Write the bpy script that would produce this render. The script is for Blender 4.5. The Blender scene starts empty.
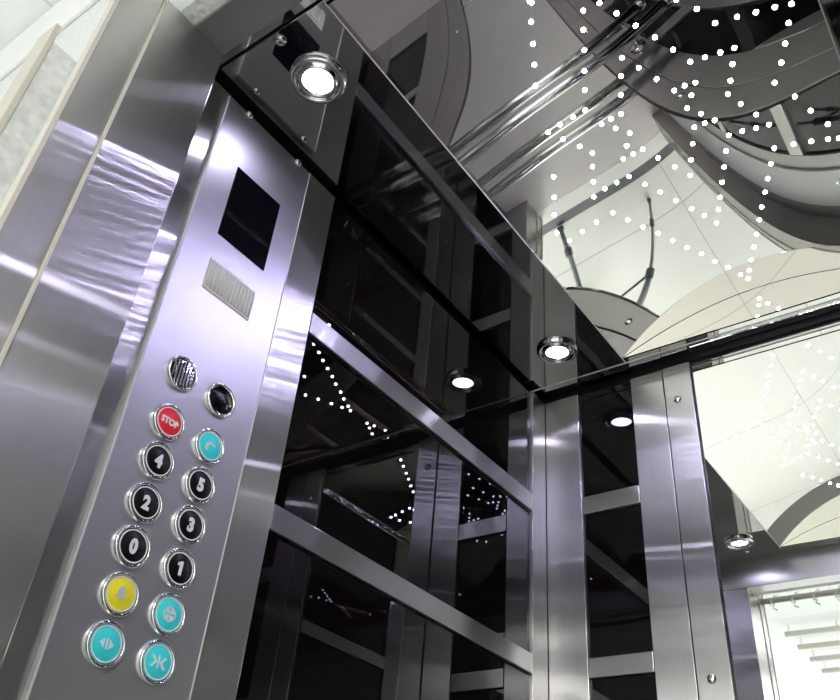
import bpy, bmesh, math
from mathutils import Vector, Matrix
PI = math.pi
S = 1.2                      # metres per layout unit
OX, OY, OZ = 0.26, -0.335, 0.945
C = bpy.context.scene.collection

def W(p):                    # layout point -> world metres
    return Vector(((p[0] + OX) * S, (p[1] + OY) * S, (p[2] + OZ) * S))

# ------------------------------------------------------------------ materials
def mat(name, col=(.5, .5, .5), rough=.5, metal=0., emit=None, es=0., aniso=0., ior=1.5, noise=None, bump=None, coat=0., spec=None):
    m = bpy.data.materials.new(name); m.use_nodes = True
    nt = m.node_tree; b = nt.nodes['Principled BSDF']
    b.inputs['Base Color'].default_value = (*col, 1)
    b.inputs['Roughness'].default_value = rough
    b.inputs['Metallic'].default_value = metal
    b.inputs['IOR'].default_value = ior
    b.inputs['Coat Weight'].default_value = coat
    if spec is not None: b.inputs['Specular IOR Level'].default_value = spec
    if emit:
        b.inputs['Emission Color'].default_value = (*emit, 1); b.inputs['Emission Strength'].default_value = es
    if aniso:
        b.inputs['Anisotropic'].default_value = aniso
        t = nt.nodes.new('ShaderNodeTangent'); t.direction_type = 'UV_MAP'; t.uv_map = 'UVMap'
        nt.links.new(t.outputs[0], b.inputs['Tangent'])
    if noise:                # (scale xyz, detail, low, high) on colour, and roughness wobble
        sc, lo, hi, rw = noise
        tc = nt.nodes.new('ShaderNodeTexCoord'); mp = nt.nodes.new('ShaderNodeMapping')
        mp.inputs['Scale'].default_value = sc
        n = nt.nodes.new('ShaderNodeTexNoise'); n.inputs['Scale'].default_value = 1; n.inputs['Detail'].default_value = 4
        nt.links.new(tc.outputs['Object'], mp.inputs[0]); nt.links.new(mp.outputs[0], n.inputs['Vector'])
        r = nt.nodes.new('ShaderNodeMapRange'); r.inputs[1].default_value = .3; r.inputs[2].default_value = .7
        r.inputs[3].default_value = lo; r.inputs[4].default_value = hi
        nt.links.new(n.outputs[0], r.inputs[0])
        mx = nt.nodes.new('ShaderNodeVectorMath'); mx.operation = 'SCALE'; mx.inputs[0].default_value = col
        nt.links.new(r.outputs[0], mx.inputs['Scale']); nt.links.new(mx.outputs[0], b.inputs['Base Color'])
        if rw:
            r2 = nt.nodes.new('ShaderNodeMapRange'); r2.inputs[1].default_value = .3; r2.inputs[2].default_value = .7
            r2.inputs[3].default_value = rough - rw; r2.inputs[4].default_value = rough + rw
            nt.links.new(n.outputs[0], r2.inputs[0]); nt.links.new(r2.outputs[0], b.inputs['Roughness'])
    if bump:
        sc, st, dist = bump
        tc = nt.nodes.new('ShaderNodeTexCoord'); mp = nt.nodes.new('ShaderNodeMapping'); mp.inputs['Scale'].default_value = sc
        n = nt.nodes.new('ShaderNodeTexNoise'); n.inputs['Scale'].default_value = 1; n.inputs['Detail'].default_value = 3
        bp = nt.nodes.new('ShaderNodeBump'); bp.inputs['Strength'].default_value = st; bp.inputs['Distance'].default_value = dist
        nt.links.new(tc.outputs['Object'], mp.inputs[0]); nt.links.new(mp.outputs[0], n.inputs['Vector'])
        nt.links.new(n.outputs[0], bp.inputs['Height']); nt.links.new(bp.outputs[0], b.inputs['Normal'])
    return m

def tile_mat(name, col, joint, size, x0, y0, rough=.3, width=.004):
    """square tiles with thin joints, laid out in world metres"""
    m = mat(name, col, rough); nt = m.node_tree; b = nt.nodes['Principled BSDF']
    g = nt.nodes.new('ShaderNodeNewGeometry'); sx = nt.nodes.new('ShaderNodeSeparateXYZ'); nt.links.new(g.outputs['Position'], sx.inputs[0])
    outs = []
    for ax, o in ((0, x0), (1, y0)):
        a = nt.nodes.new('ShaderNodeMath'); a.operation = 'SUBTRACT'; nt.links.new(sx.outputs[ax], a.inputs[0]); a.inputs[1].default_value = o - size / 2
        p = nt.nodes.new('ShaderNodeMath'); p.operation = 'FLOORED_MODULO'; nt.links.new(a.outputs[0], p.inputs[0]); p.inputs[1].default_value = size
        d = nt.nodes.new('ShaderNodeMath'); d.operation = 'SUBTRACT'; nt.links.new(p.outputs[0], d.inputs[0]); d.inputs[1].default_value = size / 2
        e = nt.nodes.new('ShaderNodeMath'); e.operation = 'ABSOLUTE'; nt.links.new(d.outputs[0], e.inputs[0])
        f = nt.nodes.new('ShaderNodeMath'); f.operation = 'LESS_THAN'; nt.links.new(e.outputs[0], f.inputs[0]); f.inputs[1].default_value = width
        outs.append(f)
    mx = nt.nodes.new('ShaderNodeMath'); mx.operation = 'MAXIMUM'
    nt.links.new(outs[0].outputs[0], mx.inputs[0]); nt.links.new(outs[1].outputs[0], mx.inputs[1])
    c = nt.nodes.new('ShaderNodeMix'); c.data_type = 'RGBA'
    c.inputs['A'].default_value = (*col, 1); c.inputs['B'].default_value = (*joint, 1)
    nt.links.new(mx.outputs[0], c.inputs['Factor']); nt.links.new(c.outputs['Result'], b.inputs['Base Color'])
    return m

def brushed(name, col, r_broad, aniso, r_streak, a_streak, fac, noise=None):
    m = mat(name, col, r_broad, 1, aniso=abs(aniso), noise=noise); nt = m.node_tree
    b = nt.nodes['Principled BSDF']; t = [n for n in nt.nodes if n.bl_idname == 'ShaderNodeTangent'][0]
    if aniso < 0: b.inputs['Anisotropic Rotation'].default_value = .25
    g = nt.nodes.new('ShaderNodeBsdfAnisotropic'); g.inputs['Color'].default_value = (*col, 1)
    g.inputs['Roughness'].default_value = r_streak; g.inputs['Anisotropy'].default_value = a_streak
    nt.links.new(t.outputs[0], g.inputs['Tangent'])
    mx = nt.nodes.new('ShaderNodeMixShader'); mx.inputs[0].default_value = fac
    nt.links.new(b.outputs[0], mx.inputs[1]); nt.links.new(g.outputs[0], mx.inputs[2])
    nt.links.new(mx.outputs[0], nt.nodes['Material Output'].inputs['Surface'])
    return m
GR = (90, 90, 2)             # vertical brushing
M = {}
M['steel'] = brushed('brushed_steel', (.55, .54, .53), .32, .9, .125, -.9, .6, (GR, .97, 1.03, 0))
M['steel_dark'] = brushed('brushed_steel_jamb', (.52, .51, .495), .34, .9, .125, -.9, .72, (GR, .97, 1.03, 0))
M['header'] = mat('brushed_steel_header', (.50, .49, .48), .30, 1, aniso=.8)
M['plate'] = mat('satin_steel_plate', (.64, .635, .66), .38, 1, aniso=.65)
M['edge'] = mat('lit_steel_edge', (.80, .77, .74), .55, .2)  # pale colour paints in light caught along thin metal edges
M['bar'] = brushed('bar_steel', (.58, .57, .56), .32, -.7, .17, .84, .55)
M['ceil'] = mat('polished_ceiling_steel', (.60, .595, .59), .03, 1)
M['vault'] = mat('polished_vault_steel', (.86, .85, .82), .012, 1)
M['vault_end'] = mat('polished_end_steel', (.83, .79, .74), .012, 1)
M['mirror'] = mat('silvered_mirror', (.93, .95, .93), .0, 1)
M['chrome'] = mat('chrome', (.82, .82, .83), .07, 1)
M['rail'] = mat('satin_chrome_rail', (.80, .80, .80), .15, 1)
M['glass'] = mat('black_glass', (.004, .0025, .0025), .012, 0, ior=1.52)
M['black'] = mat('matt_black', (.006, .006, .006), .6)
M['gloss_black'] = mat('gloss_black', (.004, .004, .006), .08, spec=.25)
M['gap'] = mat('dark_recess', (.010, .010, .011), .35)
M['plaster'] = mat('white_plaster', (.80, .81, .79), .9, noise=((150, 150, 150), .86, 1.06, 0), bump=((75, 75, 75), .9, .006))
M['white'] = mat('white_paint', (.88, .88, .86), .5)
M['galv'] = mat('galvanised_sheet', (.80, .81, .79), .5, .25, noise=((60, 60, 60), .85, 1.1, .05))
M['beige'] = mat('beige_edge', (.62, .58, .50), .45)
M['floor'] = mat('grey_vinyl', (.66, .62, .60), .28, noise=((12, 12, 12), .97, 1.03, 0))
M['tile'] = tile_mat('white_floor_tile', (.66, .66, .635), (.38, .375, .355), 1.2, (-.51 + OX) * S, (-.18 + OY) * S)
M['ctile'] = tile_mat('white_ceiling_tile', (.95, .955, .94), (.80, .81, .80), .60, .1, -.2, .6)
M['sill'] = mat('sill_aluminium', (.78, .77, .74), .5, .1)
M['sillgap'] = mat('sill_groove', (.10, .105, .115), .4, .3)
M['led'] = mat('led_lens', (1, 1, 1), .3, emit=(.66, .62, 1.), es=150)
M['spot'] = mat('spot_lens', (1, 1, 1), .3, emit=(.76, .72, 1.), es=34)
M['tube'] = mat('lamp_tube', (.72, .68, .62), .4, emit=(1, .95, .86), es=.02)
M['panel'] = mat('fill_diffuser', (.9, .9, .9), .5, emit=(1, 1, .97), es=15)
M['grille'] = mat('ivory_plastic', (.66, .65, .58), .4)
M['red'] = mat('red_cap', (.93, .035, .06), .4, spec=.2)
M['cyan'] = mat('cyan_cap', (.06, .80, .84), .4, spec=.2)
M['yellow'] = mat('yellow_cap', (1., .88, .03), .4, spec=.2)
M['capblack'] = mat('black_cap', (.006, .006, .008), .3, spec=.15)
M['print'] = mat('white_print', (.86, .86, .86), .4)
M['printgrey'] = mat('grey_print', (.62, .62, .58), .4)
M['tri'] = mat('tripod_grey', (.16, .19, .19), .4, .4)
M['tripod_light'] = mat('tripod_tube', (.42, .45, .45), .35, .8)

# ------------------------------------------------------------------ mesh builder
class MB:
    def __init__(self, o=(0, 0, 0)):
        self.bm = bmesh.new(); self.o = Vector(o); self.smooth = False
    def v(self, p): return (Vector(p) - self.o) * S
    def box(self, a, b, bev=0):
        t = bmesh.new()
        bmesh.ops.create_cube(t, size=1)
        a = self.v(a); b = self.v(b)
        for v in t.verts:
            v.co = Vector([(a[i] + b[i]) / 2 + v.co[i] * abs(b[i] - a[i]) for i in range(3)])
        if bev:
            bmesh.ops.bevel(t, geom=t.edges[:], offset=bev * S, segments=2, affect='EDGES', profile=.5)
        self.add(t); return self
    def add(self, t):
        me = bpy.data.meshes.new('t'); t.to_mesh(me); t.free(); self.bm.from_mesh(me); bpy.data.meshes.remove(me)
    def tube(self, pts, r, n=12, r2=None):
        pts = [self.v(p) for p in pts]; rings = []
        for i, p in enumerate(pts):
            d = (pts[min(i + 1, len(pts) - 1)] - pts[max(i - 1, 0)]).normalized()
            up = Vector((0, 0, 1)) if abs(d.z) < .9 else Vector((1, 0, 0))
            x = d.cross(up).normalized(); y = d.cross(x)
            rr = (r if r2 is None else r + (r2 - r) * i / (len(pts) - 1)) * S
            rings.append([self.bm.verts.new(p + (x * math.cos(2 * PI * k / n) + y * math.sin(2 * PI * k / n)) * rr) for k in range(n)])
        for a, b in zip(rings, rings[1:]):
            for k in range(n):
                f = self.bm.faces.new((a[k], a[(k + 1) % n], b[(k + 1) % n], b[k])); f.smooth = True
        self.bm.faces.new(rings[0][::-1]); self.bm.faces.new(rings[-1]); return self
    def lathe(self, c, ax, prof, n=32, closed=False):
        """prof: (radius, offset along ax) pairs in layout units"""
        ax = Vector(ax).normalized(); up = Vector((0, 0, 1)) if abs(ax.z) < .9 else Vector((1, 0, 0))
        x = ax.cross(up).normalized(); y = ax.cross(x); c = self.v(c); rings = []
        for r, h in prof:
            if r < 1e-6: rings.append([self.bm.verts.new(c + ax * h * S)]); continue
            rings.append([self.bm.verts.new(c + ax * h * S + (x * math.cos(2 * PI * k / n) + y * math.sin(2 * PI * k / n)) * r * S) for k in range(n)])
        prs = list(zip(rings, rings[1:]))
        if closed: prs.append((rings[-1], rings[0]))
        for a, b in prs:
            for k in range(n):
                if len(a) == 1 and len(b) == 1: continue
                if len(a) == 1: f = self.bm.faces.new((a[0], b[(k + 1) % n], b[k]))
                elif len(b) == 1: f = self.bm.faces.new((a[k], a[(k + 1) % n], b[0]))
                else: f = self.bm.faces.new((a[k], a[(k + 1) % n], b[(k + 1) % n], b[k]))
                f.smooth = True
        return self
    def poly(self, pts, nrm, t):
        """flat outline pts (layout coords) extruded by t along nrm"""
        nrm = Vector(nrm).normalized() * t
        a = [self.bm.verts.new(self.v(p)) for p in pts]; b = [self.bm.verts.new(self.v(Vector(p) + nrm)) for p in pts]
        n = len(pts)
        self.bm.faces.new(a[::-1]); self.bm.faces.new(b)
        for k in range(n): self.bm.faces.new((a[k], a[(k + 1) % n], b[(k + 1) % n], b[k]))
        return self
    def build(self, name, m, parent=None, fix=True):
        if fix: bmesh.ops.recalc_face_normals(self.bm, faces=self.bm.faces[:])
        uv = self.bm.loops.layers.uv.new('UVMap')
        for f in self.bm.faces:
            n = f.normal
            for l in f.loops:
                p = l.vert.co
                if abs(n.z) > .7: l[uv].uv = (p.x, p.y)
                elif abs(n.x) > abs(n.y): l[uv].uv = (p.y, p.z)
                else: l[uv].uv = (p.x, p.z)
        me = bpy.data.meshes.new(name); self.bm.to_mesh(me); self.bm.free(); me.materials.append(m)
        o = bpy.data.objects.new(name, me); C.objects.link(o)
        place(o, self.o, parent); return o

ORG = {}
def place(o, org, parent=None):
    ORG[o.name] = Vector(org)
    if parent is not None:
        o.parent = parent; o.location = (Vector(org) - ORG[parent.name]) * S
    else:
        o.location = W(org)
def empty(name, org, label, cat, group=None):
    o = bpy.data.objects.new(name, None); C.objects.link(o); o.empty_display_size = .05; place(o, org)
    return tag(o, label, cat, group)
def tag(o, label, cat=None, group=None):
    o['label'] = label
    if cat: o['category'] = cat
    if group: o['group'] = group
    return o
def struct(o): o['kind'] = 'structure'; return o
def copy_child(ch, parent):
    c = ch.copy(); C.objects.link(c); c.parent = parent; return c

# ------------------------------------------------------------------ layout numbers
XL, XR, YF, YB, ZC, ZF = -.725, .205, .335, 1.346, 1.0, -.945
CXM = -.26                               # cab centre line
ZT = .985                                # top of wall linings (dark gap above)
BARS = [(.711, .747), (.409, .4425), (.105, .1385), (-.199, -.1655), (-.503, -.4695)]
KICK = -.80
def mx(x): return 2 * CXM - x            # mirror about the cab centre

# ---- floor
fl = struct(MB().box((XL - .03, .24, ZF - .03), (XR + .03, YB + .03, ZF)).build('floor', M['floor']))
fl2 = struct(MB().box((-2.6, -3.2, ZF - .03), (2.1, .10, ZF)).build('floor', M['tile']))
tag(fl2, 'white tiled floor of the landing outside the doorway')
tag(fl, 'grey floor inside the lift car')
sl = struct(MB().box((-.9, .155, ZF - .03), (.4, .2398, ZF + .001)).build('trim_1', M['sill']))
tag(sl, 'pale metal sill of the car doorway')
sl2 = struct(MB().box((-.9, .1002, ZF - .03), (.4, .1548, ZF - .002)).build('trim_2', M['sillgap']))
tag(sl2, 'dark running groove beside the landing floor')

# ---- left wall
def glass_gaps():
    zs = [ZT] + [z for lo, hi in BARS for z in (hi, lo)] + [KICK]
    return list(zip(zs[1::2], zs[0::2]))
wl = struct(MB((XL, 1, 0)).box((XL - .04, YF, ZF), (XL - .022, YB + .04, 1.2)).build('wall_left', M['gap']))
for z0, z1 in glass_gaps():
    MB((XL, 1, z0)).box((XL - .0215, .646, z0 + .0005), (XL - .007, 1.2915, z1 - .0005)).build('glass_panel', M['glass'], wl)
for z0, z1 in BARS:
    MB((XL, 1, z0)).box((XL - .0215, .646, z0), (XL, 1.2915, z1), .0012).build('steel_bar', M['bar'], wl)
MB((XL, 1, ZF)).box((XL - .0215, .646, ZF + .001), (XL, 1.2915, KICK), .0012).build('kick_plate', M['bar'], wl)
MB((XL, .49, 0)).box((XL - .0215, .3365, ZF + .001), (XL, .6455, ZT), .002).build('column_panel', M['steel'], wl)
MB((XL, 1.32, 0)).box((XL - .0215, 1.292, ZF + .001), (XL, YB - .0005, ZT), .001).build('corner_post', M['steel'], wl)

# ---- right wall (same build, without the panel)
wr = struct(MB((XR, 1, 0)).box((XR + .022, YF, ZF), (XR + .04, YB + .04, 1.2)).build('wall_right', M['gap']))
for z0, z1 in glass_gaps():
    MB((XR, 1, z0)).box((XR + .007, .646, z0 + .0005), (XR + .0215, 1.2915, z1 - .0005)).build('glass_panel', M['glass'], wr)
for z0, z1 in BARS:
    MB((XR, 1, z0)).box((XR, .646, z0), (XR + .0215, 1.2915, z1), .0012).build('steel_bar', M['bar'], wr)
MB((XR, 1, ZF)).box((XR, .646, ZF + .001), (XR + .0215, 1.2915, KICK), .0012).build('kick_plate', M['bar'], wr)
MB((XR, .49, 0)).box((XR, .3365, ZF + .001), (XR + .0215, .6455, ZT), .002).build('column_panel', M['steel'], wr)
MB((XR, 1.32, 0)).box((XR, 1.292, ZF + .001), (XR + .0215, YB - .0005, ZT), .001).build('corner_post', M['steel'], wr)

# ---- back wall
wb = struct(MB((CXM, YB, 0)).box((XL - .0218, YB + .022, ZF), (XR + .0218, YB + .04, 1.2)).build('wall_back', M['gap']))
def screw(p, ax, parent, r=.0062):
    o = MB(p).lathe(p, ax, [(r * 1.25, 0), (r * 1.2, .0012), (r, .003), (r * .55, .0042), (0, .0044)], 16).build('screw', M['chrome'], parent)
    return o
for f in (lambda x: x, mx):
    def bx(x0, x1, z0, z1, y0, name, m, bev=.0012):
        a, b = sorted((f(x0), f(x1)))
        return MB(((a + b) / 2, YB, z0)).box((a, y0, z0), (b, YB + .0215, z1), bev).build(name, m, wb)
    bx(XL + .0005, -.6485, ZF + .001, ZT, YB, 'corner_post', M['steel'])
    for z0, z1 in glass_gaps(): bx(-.648, -.5315, z0 + .0005, z1 - .0005, YB + .007, 'glass_panel', M['glass'], 0)
    for z0, z1 in BARS: bx(-.648, -.5315, z0, z1, YB, 'steel_bar', M['bar'])
    bx(-.648, -.5315, ZF + .001, KICK, YB, 'kick_plate', M['bar'])
    bx(-.531, -.4645, ZF + .001, ZT, YB, 'column_panel', M['steel'])
    cp = bx(-.4625, -.4085, ZF + .001, ZT, YB - .002, 'column_cover', M['steel'])
    for z in (.906, .389, -.128, -.645): screw((f(-.439), YB - .002, z), (0, -1, 0), cp)
mir = MB((CXM, YB, 0)).box((-.4070, YB + .002, -.78), (mx(-.4070), YB + .0215, ZT - .004), .003).build('wall_mirror', M['mirror'])
tag(mir, 'tall frameless mirror set between two steel columns on the back wall', 'mirror')
MB((CXM, YB, -.8)).box((-.405, YB, ZF + .001), (mx(-.405), YB + .0215, -.783), .0012).build('kick_plate', M['bar'], wb)

# ---- front wall with doorway
wf = struct(MB((CXM, YF, 0)).box((XL - .04, .285, .920), (XR + .04, YF, 1.2), .0012).build('wall_front', M['header']))
tag(wf, 'steel front wall of the car around the doorway')
JX = -.64
for f in (lambda x: x, mx):
    def fb(x0, x1, y0, y1, z0, z1, name, m, bev=.001):
        a, b = sorted((f(x0), f(x1)))
        return MB(((a + b) / 2, (y0 + y1) / 2, 0)).box((a, y0, z0), (b, y1, z1), bev).build(name, m, wf)
    fb(JX - .10, JX, .242, YF, ZF + .001, .9195, 'door_jamb', M['steel_dark'])
    fb(JX - .012, JX, .194, .2385, ZF + .001, 1.15, 'jamb_cover', M['steel_dark'])
    fb(JX - .012, JX + .003, .2387, .2418, ZF + .001, 1.15, 'jamb_edge', M['beige'], 0)
    fb(JX - .012, JX + .002, .189, .1938, ZF + .001, 1.15, 'jamb_edge', M['beige'], 0)

# ---- landing
wfl = MB((CXM, .29, 1)).box((-2.6, .262, .9205), (2.1, .2845, 2.0)).box((-2.6, .262, ZF), (-.7405, .2845, .920)).box((mx(-.7405), .262, ZF), (2.1, .2845, .920))
wfl = struct(wfl.build('wall_landing', M['plaster'])); wfl.name = 'wall_front'
tag(wfl, 'white plaster landing wall around the doorway')
tr = struct(MB((-1.6, .25, 1)).box((-2.5, .2545, 1.225), (-.92, .2618, 1.385), .002).build('trim_3', M['white']))
tag(tr, 'smooth white band high on the plaster wall at top left')
leaf = empty('door_leaf', (-.82, .215, ZF), 'galvanised sliding door leaf parked left of the steel doorway jamb', 'door')
MB((-.82, .215, 0)).box((-.84, .1965, ZF + .006), (-.802, .236, .905), .001).build('leaf_panel', M['galv'], leaf)
MB((-.82, .192, 0)).box((-.842, .1885, ZF + .006), (-.80, .1963, .935), .001).build('leaf_edge', M['beige'], leaf)
MB((-.79, .245, 0)).box((-.8015, .2365, ZF + .006), (-.797, .2605, .888), .0005).build('leaf_return', M['galv'], leaf)
lc = struct(MB((-.25, -1.4, 1.4)).box((-2.6, -3.2, 1.40), (2.1, .2618, 1.43)).build('ceiling', M['ctile'])); lc.name = 'ceiling'
tag(lc, 'white tiled ceiling of the landing')
ws1 = struct(MB((-2.6, -1.5, 0)).box((-2.63, -3.2, ZF), (-2.6005, .262, 1.40)).build('wall_left', M['white']))
tag(ws1, 'white side wall of the landing, left')
ws2 = struct(MB((2.1, -1.5, 0)).box((2.1005, -3.2, ZF), (2.13, .262, 1.40)).build('wall_right', M['white']))
tag(ws2, 'white side wall of the landing, right')
ws3 = struct(MB((0, -3.2, 0)).box((-2.6, -3.23, ZF), (2.1, -3.2005, -.35)).box((-2.6, -3.23, 1.15), (2.1, -3.2005, 1.40)).build('wall_back', M['white']))  # wide gap between the two bands added to admit sky light
tag(ws3, 'white end wall of the landing, wide opening added for sky light')

# rod with rings above the doorway
rod = MB((-.26, .205, .922)).tube([(-.70, .205, .922), (.18, .205, .922)], .0085, 14).build('hanging_rod', M['beige'])
tag(rod, 'white rod carrying small metal rings across the doorway top', 'rod')
for i in range(15):
    x = -.665 + i * .0585
    r = MB((x, .205, .922))
    r.tube([(x + .010 * math.sin(a), .205 + 0.014 * math.cos(a), .922 + .014 * math.sin(a)) for a in [k * PI / 9 for k in range(18)]], .0020, 6)
    r.tube([(x, .205, .908), (x - .006, .203, .900), (x + .006, .203, .893)], .0020, 6)
    tag(r.build('hook_ring', M['white']), 'small metal ring with a hook on the white rod over the doorway', 'ring', 'rings on the white rod')

# landing tube lamps, then the added light panels
for i, (y, lb) in enumerate(((-1.43, 'nearest the doorway of the four'), (-1.635, 'second from the doorway of the four'), (-1.84, 'third from the doorway of the four'), (-2.05, 'farthest from the doorway of the four'))):
    e = empty('tube_lamp', (-.55, y, 1.40), 'slim cream tube lamp under the landing ceiling, ' + lb, 'lamp', 'tube lamps of the landing')
    MB((-.55, y, 1.36)).tube([(-.98, y, 1.362), (-.08, y, 1.362)], .0125, 12).build('lamp_tube', M['tube'], e)
    for x in (-.96, -.75, -.53, -.31, -.10):
        MB((x, y, 1.36)).box((x - .003, y - .010, 1.350), (x + .003, y + .010, 1.4040), .002).build('clip', M['white'], e)
for x, y, lb in ((.75, -.9, 'nearest the doorway'), (1.1, -1.9, 'in the middle'), (.5, -2.7, 'by the end wall opening')):  # glowing panels added out of view to brighten the landing
    e = empty('fill_panel', (x, y, 1.40), 'added square light panel under the landing ceiling, ' + lb, 'lamp', 'added light panels of the landing')
    MB((x, y, 1.39)).box((x - .30, y - .30, 1.385), (x + .30, y + .30, 1.3999), .002).build('fill_frame', M['white'], e)
    MB((x, y, 1.384)).box((x - .28, y - .28, 1.3835), (x + .28, y + .28, 1.3848)).build('diffuser', M['panel'], e)

# ---- ceiling
PV = (-.24303, 1.89098, -7.3761, 48.68)
def zv(x):
    u, u0 = x - PV[0], -.522 - PV[0]
    return ZC - (PV[1] * (u * u - u0 * u0) / 2 + PV[2] * (u ** 4 - u0 ** 4) / 4 + PV[3] * (u ** 6 - u0 ** 6) / 6)
VX0, VX1 = -.522, .002
Y0, Y1 = .386, 1.292
ce = struct(MB((CXM, .85, 1.1)).box((XL - .02, YF + .001, 1.17), (XR + .02, YB + .02, 1.19)).build('ceiling', M['gap']))
tag(ce, 'mirror polished ceiling of the lift car')
def strip(x0, x1, y0, y1, z=ZC, t=.010, bev=.0012, name='ceiling_strip'):
    return MB(((x0 + x1) / 2, (y0 + y1) / 2, z)).box((x0, y0, z), (x1, y1, z + t), bev).build(name, M['ceil'], ce)
strip(XL - .019, VX0 - .0008, .378, 1.3092)
strip(VX1 + .0008, XR + .019, .378, 1.3092)
strip(XL - .019, XR + .019, 1.3108, YB + .019)
strip(XL - .019, XR + .019, YF + .002, .3755, ZC + .003)
# vault: barrel with sloping ends
mb = MB((CXM, .85, ZC)); NX, NY = 160, 60
rows = []
for i in range(NX + 1):
    x = VX0 + (VX1 - VX0) * i / NX; z = zv(x); h = z - ZC
    ya, yb = Y0 + .0012, Y1 - .0012
    rows.append([mb.bm.verts.new(mb.v((x, ya + (yb - ya) * j / NY, z))) for j in range(NY + 1)])
for a, b in zip(rows, rows[1:]):
    for j in range(NY):
        f = mb.bm.faces.new((a[j], b[j], b[j + 1], a[j + 1])); f.smooth = True
mb.build('ceiling_vault', M['vault'], ce, fix=False)
for ys, sg in ((Y1, 1), (Y0, -1)):
    out = [(VX1, ys, ZC)] + [(VX0, ys, ZC)] + [(VX0 + (VX1 - VX0) * i / NX, ys, zv(VX0 + (VX1 - VX0) * i / NX) + (.004 if i else .0004)) for i in range(NX + 1)]
    MB((CXM, ys, ZC)).poly(out, (0, sg, 0), .004).build('vault_end', M['vault_end'], ce)
MB((CXM, 1.312, ZC)).box((VX0, Y1 - .0004, ZC), (VX1, 1.3092, ZC + .0005)).build('vault_lip', M['vault'], ce)
MB((CXM, .37, ZC)).box((VX0, .378, ZC), (VX1, Y0 + .0004, ZC + .0005)).build('vault_lip', M['vault'], ce)
MB((VX1, .85, ZC)).box((VX1, Y0, ZC), (VX1 + .0008, Y1, zv(VX1) + .002)).build('vault_lip', M['vault'], ce)

for a, b in (((VX0 - .0010, .378, ZC - .0012), (VX0 + .0004, 1.3092, ZC + .001)), ((XL - .019, 1.3092, ZC - .0012), (XR + .019, 1.3108, ZC + .001)), ((VX1 - .0004, .378, ZC - .0012), (VX1 + .0010, 1.3092, ZC + .001))):  # pale strips paint in the bright edge highlights along the ceiling seams
    MB(a).box(a, b).build('edge_highlight', M['edge'], ce)

# ---- star LEDs on the vault
LED = [(-0.316, 0.556), (-0.329, 0.583), (-0.343, 0.613), (-0.357, 0.642), (-0.372, 0.672), (-0.263, 0.61), (-0.24, 0.612), (-0.227, 0.638), (-0.276, 0.636), (-0.289, 0.665), (-0.304, 0.695), (-0.318, 0.724), (-0.213, 0.669), (-0.198, 0.699), (-0.184, 0.73), (-0.25, 0.706), (-0.237, 0.734), (-0.264, 0.733), (-0.223, 0.765), (-0.278, 0.763), (-0.209, 0.797), (-0.193, 0.796), (-0.151, 0.658), (-0.133, 0.683), (-0.12, 0.714), (-0.092, 0.716), (-0.069, 0.718), (-0.046, 0.719), (-0.027, 0.721), (-0.038, 0.749), (-0.051, 0.78), (-0.064, 0.81), (-0.082, 0.842), (-0.111, 0.763), (-0.13, 0.763), (-0.151, 0.762), (-0.171, 0.76), (-0.122, 0.789), (-0.134, 0.816), (-0.145, 0.838), (-0.178, 0.798), (-0.191, 0.817), (-0.065, 0.876), (-0.395, 0.753), (-0.375, 0.753), (-0.353, 0.754), (-0.333, 0.755), (-0.383, 0.779), (-0.369, 0.808), (-0.359, 0.832), (-0.37, 0.855), (-0.382, 0.883), (-0.374, 0.908), (-0.324, 0.793), (-0.308, 0.793), (-0.292, 0.794), (-0.31, 0.813), (-0.296, 0.834), (-0.31, 0.853), (-0.325, 0.873), (-0.308, 0.874), (-0.292, 0.874), (-0.332, 0.911), (-0.353, 0.909), (-0.318, 0.942), (-0.279, 0.904), (-0.427, 0.83), (-0.205, 0.837), (-0.135, 0.863), (-0.191, 0.856), (-0.178, 0.877), (-0.193, 0.876), (-0.209, 0.876), (-0.223, 0.906), (-0.17, 0.915), (-0.15, 0.915), (-0.122, 0.891), (-0.13, 0.917), (-0.184, 0.944), (-0.198, 0.975), (-0.212, 1.006), (-0.264, 0.936), (-0.25, 0.966), (-0.237, 0.936), (-0.112, 0.917), (-0.053, 0.909), (-0.039, 0.942), (-0.092, 0.968), (-0.068, 0.97), (-0.046, 0.972), (-0.032, 0.974), (-0.119, 0.967), (-0.133, 0.998), (-0.147, 1.028), (-0.445, 0.865), (-0.461, 0.895), (-0.475, 0.93), (-0.467, 0.961), (-0.442, 0.961), (-0.415, 0.961), (-0.385, 0.962), (-0.372, 0.993), (-0.358, 1.025), (-0.395, 0.91), (-0.343, 1.055), (-0.304, 0.972), (-0.29, 1.005), (-0.275, 1.037), (-0.263, 1.064), (-0.226, 1.037), (-0.238, 1.063), (-0.252, 1.092), (-0.329, 1.087), (-0.315, 1.119), (-0.3, 1.149), (-0.287, 1.182), (-0.273, 1.21), (-0.16, 1.057), (-0.175, 1.089), (-0.188, 1.118), (-0.203, 1.151), (-0.217, 1.181), (-0.232, 1.212), (-0.261, 1.241), (-0.244, 1.238), (-0.253, 1.259)]
LED += [(x, 1.678 - y) for x, y in LED if y > 1.118]      # the front end, seen in mirrors only
led0 = None
for x, y in LED:
    p = (x, y, zv(x))
    if led0 is None:
        led0 = MB(p).lathe(p, (0, 0, -1), [(.0031, -.001), (.0031, .0008), (.0024, .0020), (0, .0026)], 10).build('star_light', M['led'])
        o = led0
    else:
        o = led0.copy(); C.objects.link(o); o.location = W(p)
    tag(o, 'tiny bright white star light set in the mirrored vaulted ceiling', 'light', 'star lights of the vaulted ceiling')

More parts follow.
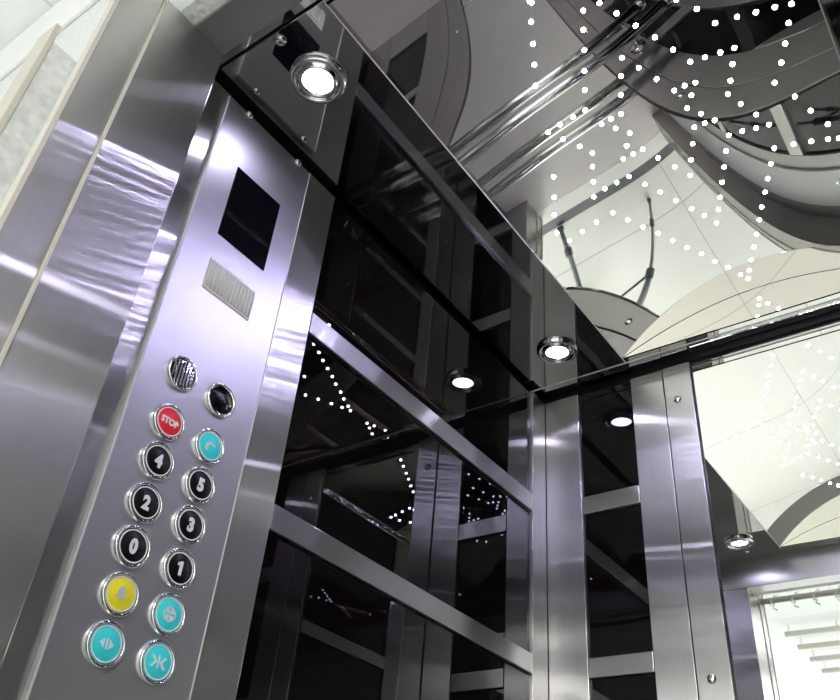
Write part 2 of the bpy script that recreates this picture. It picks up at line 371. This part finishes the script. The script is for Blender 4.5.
# ---- ceiling spots
def spot(x, y, label):
    p = (x, y, ZC)
    e = empty('ceiling_spotlight', p, label, 'spotlight', 'ceiling spotlights')
    MB(p).lathe(p, (0, 0, -1), [(.0405, -.0005), (.0405, .0035), (.0385, .0075), (.0345, .0085), (.0315, .0065), (.0305, .0035),
                                (.0290, .0040), (.0270, .0090), (.0245, .0100), (.0222, .0085), (.0207, .0034), (.0207, -.0005)], 48).build('bezel', M['chrome'], e)
    MB(p).lathe(p, (0, 0, -1), [(.0206, .0030), (.016, .0034), (0, .0036)], 40).build('lens', M['spot'], e)
    return e
spot(-.607, .4655, 'round chrome ceiling spotlight directly above the button panel')
spot(-.6205, 1.204, 'round chrome ceiling spotlight near the back corner post')
spot(mx(-.607), .4655, 'round chrome ceiling spotlight at the door end of the right ceiling strip')
spot(mx(-.6205), 1.204, 'round chrome ceiling spotlight at the mirror end of the right ceiling strip')
for q in ((-.6115, .390, ZC), ): screw(q, (0, 0, -1), ce, .0075)

# ---- control panel
PX = XL + .006
cpn = empty('control_panel', (XL, .497, ZF), 'tall satin steel button panel on the left wall column', 'control panel')
fp = MB((XL, .497, 0)).box((XL + .0002, .4085, ZF + .002), (PX, .5785, ZT - .010), .0008).build('faceplate', M['plate'], cpn)
for ya, yb in ((.4062, .4083), (.5787, .5800)):  # side strips coloured pale to paint in the lit plate edge
    MB((XL, ya, 0)).box((XL + .0002, ya, ZF + .002), (PX + .0004, yb, ZT - .010)).build('faceplate_edge', M['edge'], cpn)
for y in (.4455, .5515): screw((PX, y, ZT - .012), (1, 0, 0), cpn, .005)
dp = MB((PX, .5, .81)).box((PX - .002, .4525, .7405), (PX + .0012, .5385, .869), .0012).build('display_screen', M['gloss_black'], cpn)
tag(dp, 'black blank display screen')
gr = MB((PX, .498, .68)).box((PX - .002, .4535, .6505), (PX + .0014, .5340, .6995), .001)
gr = gr.build('emergency_light', M['grille'], cpn); tag(gr, 'ivory ribbed cover')
rb = MB((PX, .498, .68))
for i in range(13):
    y = .4585 + i * .0059
    rb.tube([(PX + .0014, y, .655), (PX + .0014, y, .695)], .0017, 8)
rb.build('ribbing', M['grille'], gr)

def ring(y, z, name='button_bezel', par=None):
    p = (PX, y, z)
    return MB(p).lathe(p, (1, 0, 0), [(.0222, 0), (.0221, .0018), (.0212, .0040), (.0199, .0051), (.0188, .0046), (.0181, .0028), (.0177, .0014), (.0177, 0)], 40).build(name, M['chrome'], par)
def cap(y, z, name, m, h=.0038, r=.0173):
    p = (PX, y, z)
    return MB(p).lathe(p, (1, 0, 0), [(r, 0), (r, h - .001), (r - .0008, h), (0, h)], 40).build(name, m, cpn)
def text_mesh(txt, size, y, z, h, m, par, bold=.0, sx=1.):
    cu = bpy.data.curves.new('txt', 'FONT'); cu.body = txt; cu.size = size * S; cu.align_x = 'CENTER'; cu.align_y = 'CENTER'; cu.offset = bold * S; cu.extrude = .0003 * S; cu.resolution_u = 6
    t = bpy.data.objects.new('txt', cu); C.objects.link(t)
    dg = bpy.context.evaluated_depsgraph_get(); me = bpy.data.meshes.new_from_object(t.evaluated_get(dg)); bpy.data.objects.remove(t)
    xs = [v.co.x for v in me.vertices]; ys = [v.co.y for v in me.vertices]
    cx, cy = (min(xs) + max(xs)) / 2, (min(ys) + max(ys)) / 2
    me.transform(Matrix(((0, 0, 1, 0), (1, 0, 0, 0), (0, 1, 0, 0), (0, 0, 0, 1))) @ Matrix.Diagonal((sx, 1, 1, 1)) @ Matrix.Translation((-cx, -cy, 0)))
    me.materials.clear(); me.materials.append(m)
    o = bpy.data.objects.new('button_symbol', me); C.objects.link(o); place(o, (PX + h + .0004, y, z), par); return o
def sym(y, z, h, m, par, shapes):
    """shapes: lists of (u, v) outlines in units of the cap radius"""
    p = (PX + h, y, z); b = MB(p)
    for s in shapes:
        b.poly([(PX + h + .0001, y + u * .0166, z + v * .0166) for u, v in s], (1, 0, 0), .0005)
    return b.build('button_symbol', m, par)
def arc(cx, cy, r0, r1, a0, a1, n=14):
    o = [(cx + r1 * math.cos(math.radians(a0 + (a1 - a0) * k / n)), cy + r1 * math.sin(math.radians(a0 + (a1 - a0) * k / n))) for k in range(n + 1)]
    i = [(cx + r0 * math.cos(math.radians(a0 + (a1 - a0) * k / n)), cy + r0 * math.sin(math.radians(a0 + (a1 - a0) * k / n))) for k in range(n, -1, -1)]
    return o + i
BT = [(.4685, .4645, 'red', 'STOP', 'red emergency stop button'), (.530, .4645, 'cyan', 'phone', 'cyan button with a handset sign'),
      (.4690, .4155, 'capblack', '4', 'black button numbered 4'), (.5305, .4145, 'capblack', '5', 'black button numbered 5'),
      (.4690, .3655, 'capblack', '2', 'black button numbered 2'), (.5310, .3660, 'capblack', '3', 'black button numbered 3'),
      (.4692, .3170, 'capblack', '0', 'black button numbered 0'), (.5320, .3165, 'capblack', '1', 'black button numbered 1'),
      (.4715, .2680, 'yellow', 'bell', 'yellow button with a bell sign'), (.5330, .2675, 'cyan', 'fan', 'cyan button with a fan sign'),
      (.4715, .2195, 'cyan', 'open', 'cyan door opening button'), (.5345, .2200, 'cyan', 'close', 'cyan door closing button')]
for y, z, m, s, lb in BT:
    y, z = y * .9872, z * .9872
    H = .0038
    c = tag(cap(y, z, 'button', M[m]), lb)
    ring(y, z, 'button_bezel', c)
    p = (PX + H, y, z)
    MB(p).lathe(p, (1, 0, 0), [(.0171, 0), (.0171, .0005), (.0157, .0005), (.0157, 0)], 40).build('button_rim', M['print'], c)
    if s == 'STOP': text_mesh(s, .0105, y, z, H, M['print'], c, .0004, .92)
    elif s == '1': sym(y, z, H, M['print'], c, [[(-.09, -.46), (.13, -.46), (.13, .46), (-.03, .46), (-.27, .30), (-.27, .12), (-.09, .20)]])
    elif len(s) == 1: text_mesh(s, .0200, y, z, H, M['print'], c, .0011, .85)
    elif s == 'phone':
        sym(y, z, H, M['print'], c, [arc(.06, -.16, .27, .45, 68, 202), [(-.42, -.18), (-.16, -.20), (-.18, -.42), (-.40, -.42)], [(.10, .32), (.10, .08), (.34, .04), (.40, .24)]])
    elif s == 'bell':
        bell = [(-.40, -.22), (-.30, -.12), (-.26, .14)] + [(.26 * math.cos(math.radians(a)), .16 + .26 * math.sin(math.radians(a))) for a in range(170, 5, -15)] + [(.26, .14), (.30, -.12), (.40, -.22)]
        sym(y, z, H, M['printgrey'], c, [bell, arc(0, -.30, 0.01, .11, 180, 360), [(-.05, .40), (.05, .40), (.05, .50), (-.05, .50)]])
    elif s == 'fan':
        sym(y, z, H, M['print'], c, [[(0.05 * math.cos(math.radians(a)), .05 * math.sin(math.radians(a)))] + [(.44 * math.cos(math.radians(a + d)), .44 * math.sin(math.radians(a + d))) for d in (-33, -22, -11, 0, 11, 22, 33)] for a in (45, 135, 225, 315)] + [arc(0, 0, .40, .47, k * 90 - 44, k * 90 + 44) for k in range(4)])
    elif s == 'open':
        sym(y, z, H, M['print'], c, [[(-.48, 0), (-.18, .27), (-.18, -.27)], [(.48, 0), (.18, -.27), (.18, .27)], [(-.05, -.30), (.05, -.30), (.05, .30), (-.05, .30)]])
    elif s == 'close':
        sym(y, z, H, M['print'], c, [[(-.56, .34), (-.40, .34), (-.10, 0), (-.40, -.34), (-.56, -.34), (-.28, 0)], [(.56, .34), (.40, .34), (.10, 0), (.40, -.34), (.56, -.34), (.28, 0)], [(-.045, -.36), (.045, -.36), (.045, .36), (-.045, .36)]])
sp = tag(cap(.4612, .5234, 'speaker', M['gloss_black'], .0018), 'small round loudspeaker behind chrome slats')
ring(.4612, .5234, 'bezel', sp)
b = MB((PX, .4612, .5234))
for i in range(7):
    y = -.0132 + i * .0044; hh = math.sqrt(.0166 ** 2 - y * y) - .0004
    b.box((PX + .0018, .4612 + y - .0012, .5234 - hh), (PX + .0034, .4612 + y + .0012, .5234 + hh))
b.build('slats', M['chrome'], sp)
lb = tag(cap(.5224, .5214, 'sensor', M['gloss_black'], .0026), 'round glossy black sensor')
ring(.5224, .5214, 'bezel', lb)

# ---- handrail in front of the mirror
hr = empty('handrail', (CXM, YB, 0), 'double tube chrome handrail in front of the back wall mirror', 'handrail')
for z, xa in ((.070, -.572), (.145, -.605)):
    r = MB((CXM, YB - .072, z)).tube([(xa, YB - .072, z), (mx(xa), YB - .072, z)], .0155, 24)
    for x, s in ((xa, -1), (mx(xa), 1)):
        r.lathe((x, YB - .072, z), (s, 0, 0), [(.0165, -.012), (.0172, 0), (.015, .007), (.009, .011), (0, .0125)], 24)
    r.build('rail_tube', M['rail'], hr)
for x in (-.50, mx(-.50)):
    b = MB((x, YB, .107))
    b.box((x - .008, YB - .076, .055), (x + .008, YB - .066, .160), .002).tube([(x, YB - .0045, .107), (x, YB - .068, .107)], .009, 14)
    b.lathe((x, YB - .0022, .107), (0, -1, 0), [(.024, 0), (.024, .003), (.010, .006)], 24)
    b.build('bracket', M['chrome'], hr)

# ---- tripod with the camera on it
tp = empty('tripod', (.02, -.02, ZF), 'grey three-legged camera tripod standing in the doorway', 'tripod')
top = Vector((-.005, -.06, -.17))
feet = [Vector((.09, .09, ZF + .004)), Vector((-.32, -.04, ZF + .004)), Vector((.16, -.42, ZF + .004))]
hub = Vector((-.005, -.06, -.48))
MB(top).tube([top + Vector((0, 0, .05)), hub - Vector((0, 0, .06))], .010, 12).build('centre_column', M['tripod_light'], tp)
MB(top).lathe(top, (0, 0, 1), [(0, -.03), (.034, -.03), (.036, .0), (.022, .014), (.014, .03), (.014, .06), (.022, .066), (0, .066)], 20).build('tripod_head', M['tri'], tp)
for ft in feet:
    d = (ft - top); a = top + d * .04
    lg = MB(ft).tube([a, top + d * .45], .0115, 10).tube([top + d * .45, top + d * .98], .008, 10).build('leg', M['tripod_light'], tp)
    b = MB(ft)
    for k in (.03, .45, .80): b.tube([top + d * (k - .015), top + d * (k + .035)], .0165 if k < .7 else .0125, 10)
    b.build('leg_clamp', M['tri'], lg)
    MB(ft).tube([top + d * .975, ft], .0125, 10).build('rubber_foot', M['tri'], lg)
    MB(hub).tube([hub, top + d * .46], .0055, 8).build('brace', M['tri'], tp)
MB(hub).lathe(hub, (0, 0, 1), [(0, -.018), (.019, -.018), (.019, .018), (0, .018)], 14).build('brace_hub', M['tri'], tp)

# ------------------------------------------------------------------ camera
Rm = ((0.811282, 0.579375, 0.078399), (-0.291831, 0.517489, -0.804388), (-0.506613, 0.629706, 0.588909))
r, d, f = (Vector(v) for v in Rm)
cam = bpy.data.cameras.new('camera'); co = bpy.data.objects.new('camera', cam); C.objects.link(co)
co.matrix_world = Matrix(((r.x, -d.x, -f.x, 0), (r.y, -d.y, -f.y, 0), (r.z, -d.z, -f.z, 0), (0, 0, 0, 1)))
co.location = W((0, 0, 0))
cam.sensor_width = 36; cam.lens = 835.96 / 840 * 36; cam.clip_start = .01
bpy.context.scene.camera = co

# ------------------------------------------------------------------ light
w = bpy.data.worlds.new('world'); bpy.context.scene.world = w; w.use_nodes = True
bg = w.node_tree.nodes['Background']; bg.inputs[0].default_value = (.95, 1, 1, 1); bg.inputs[1].default_value = 2.5
pl = bpy.data.lights.new('sky_portal', 'AREA'); pl.shape = 'RECTANGLE'; pl.size = 4.7 * S; pl.size_y = 1.5 * S; pl.cycles.is_portal = True  # guides sky light through the added end wall opening
po = bpy.data.objects.new('sky_portal', pl); C.objects.link(po); po.location = W((-.25, -3.19, .40)); po.rotation_euler = (PI / 2, 0, 0)

sc = bpy.context.scene
sc.view_settings.view_transform = 'Standard'; sc.view_settings.look = 'None'; sc.view_settings.gamma = 1; sc.view_settings.exposure = 0
sc.view_settings.use_curve_mapping = False
sc.cycles.use_denoising = True
sc.cycles.max_bounces = 14; sc.cycles.glossy_bounces = 12; sc.cycles.diffuse_bounces = 4
sc.cycles.sample_clamp_indirect = 8; sc.cycles.blur_glossy = .3
sc.cycles.caustics_reflective = True
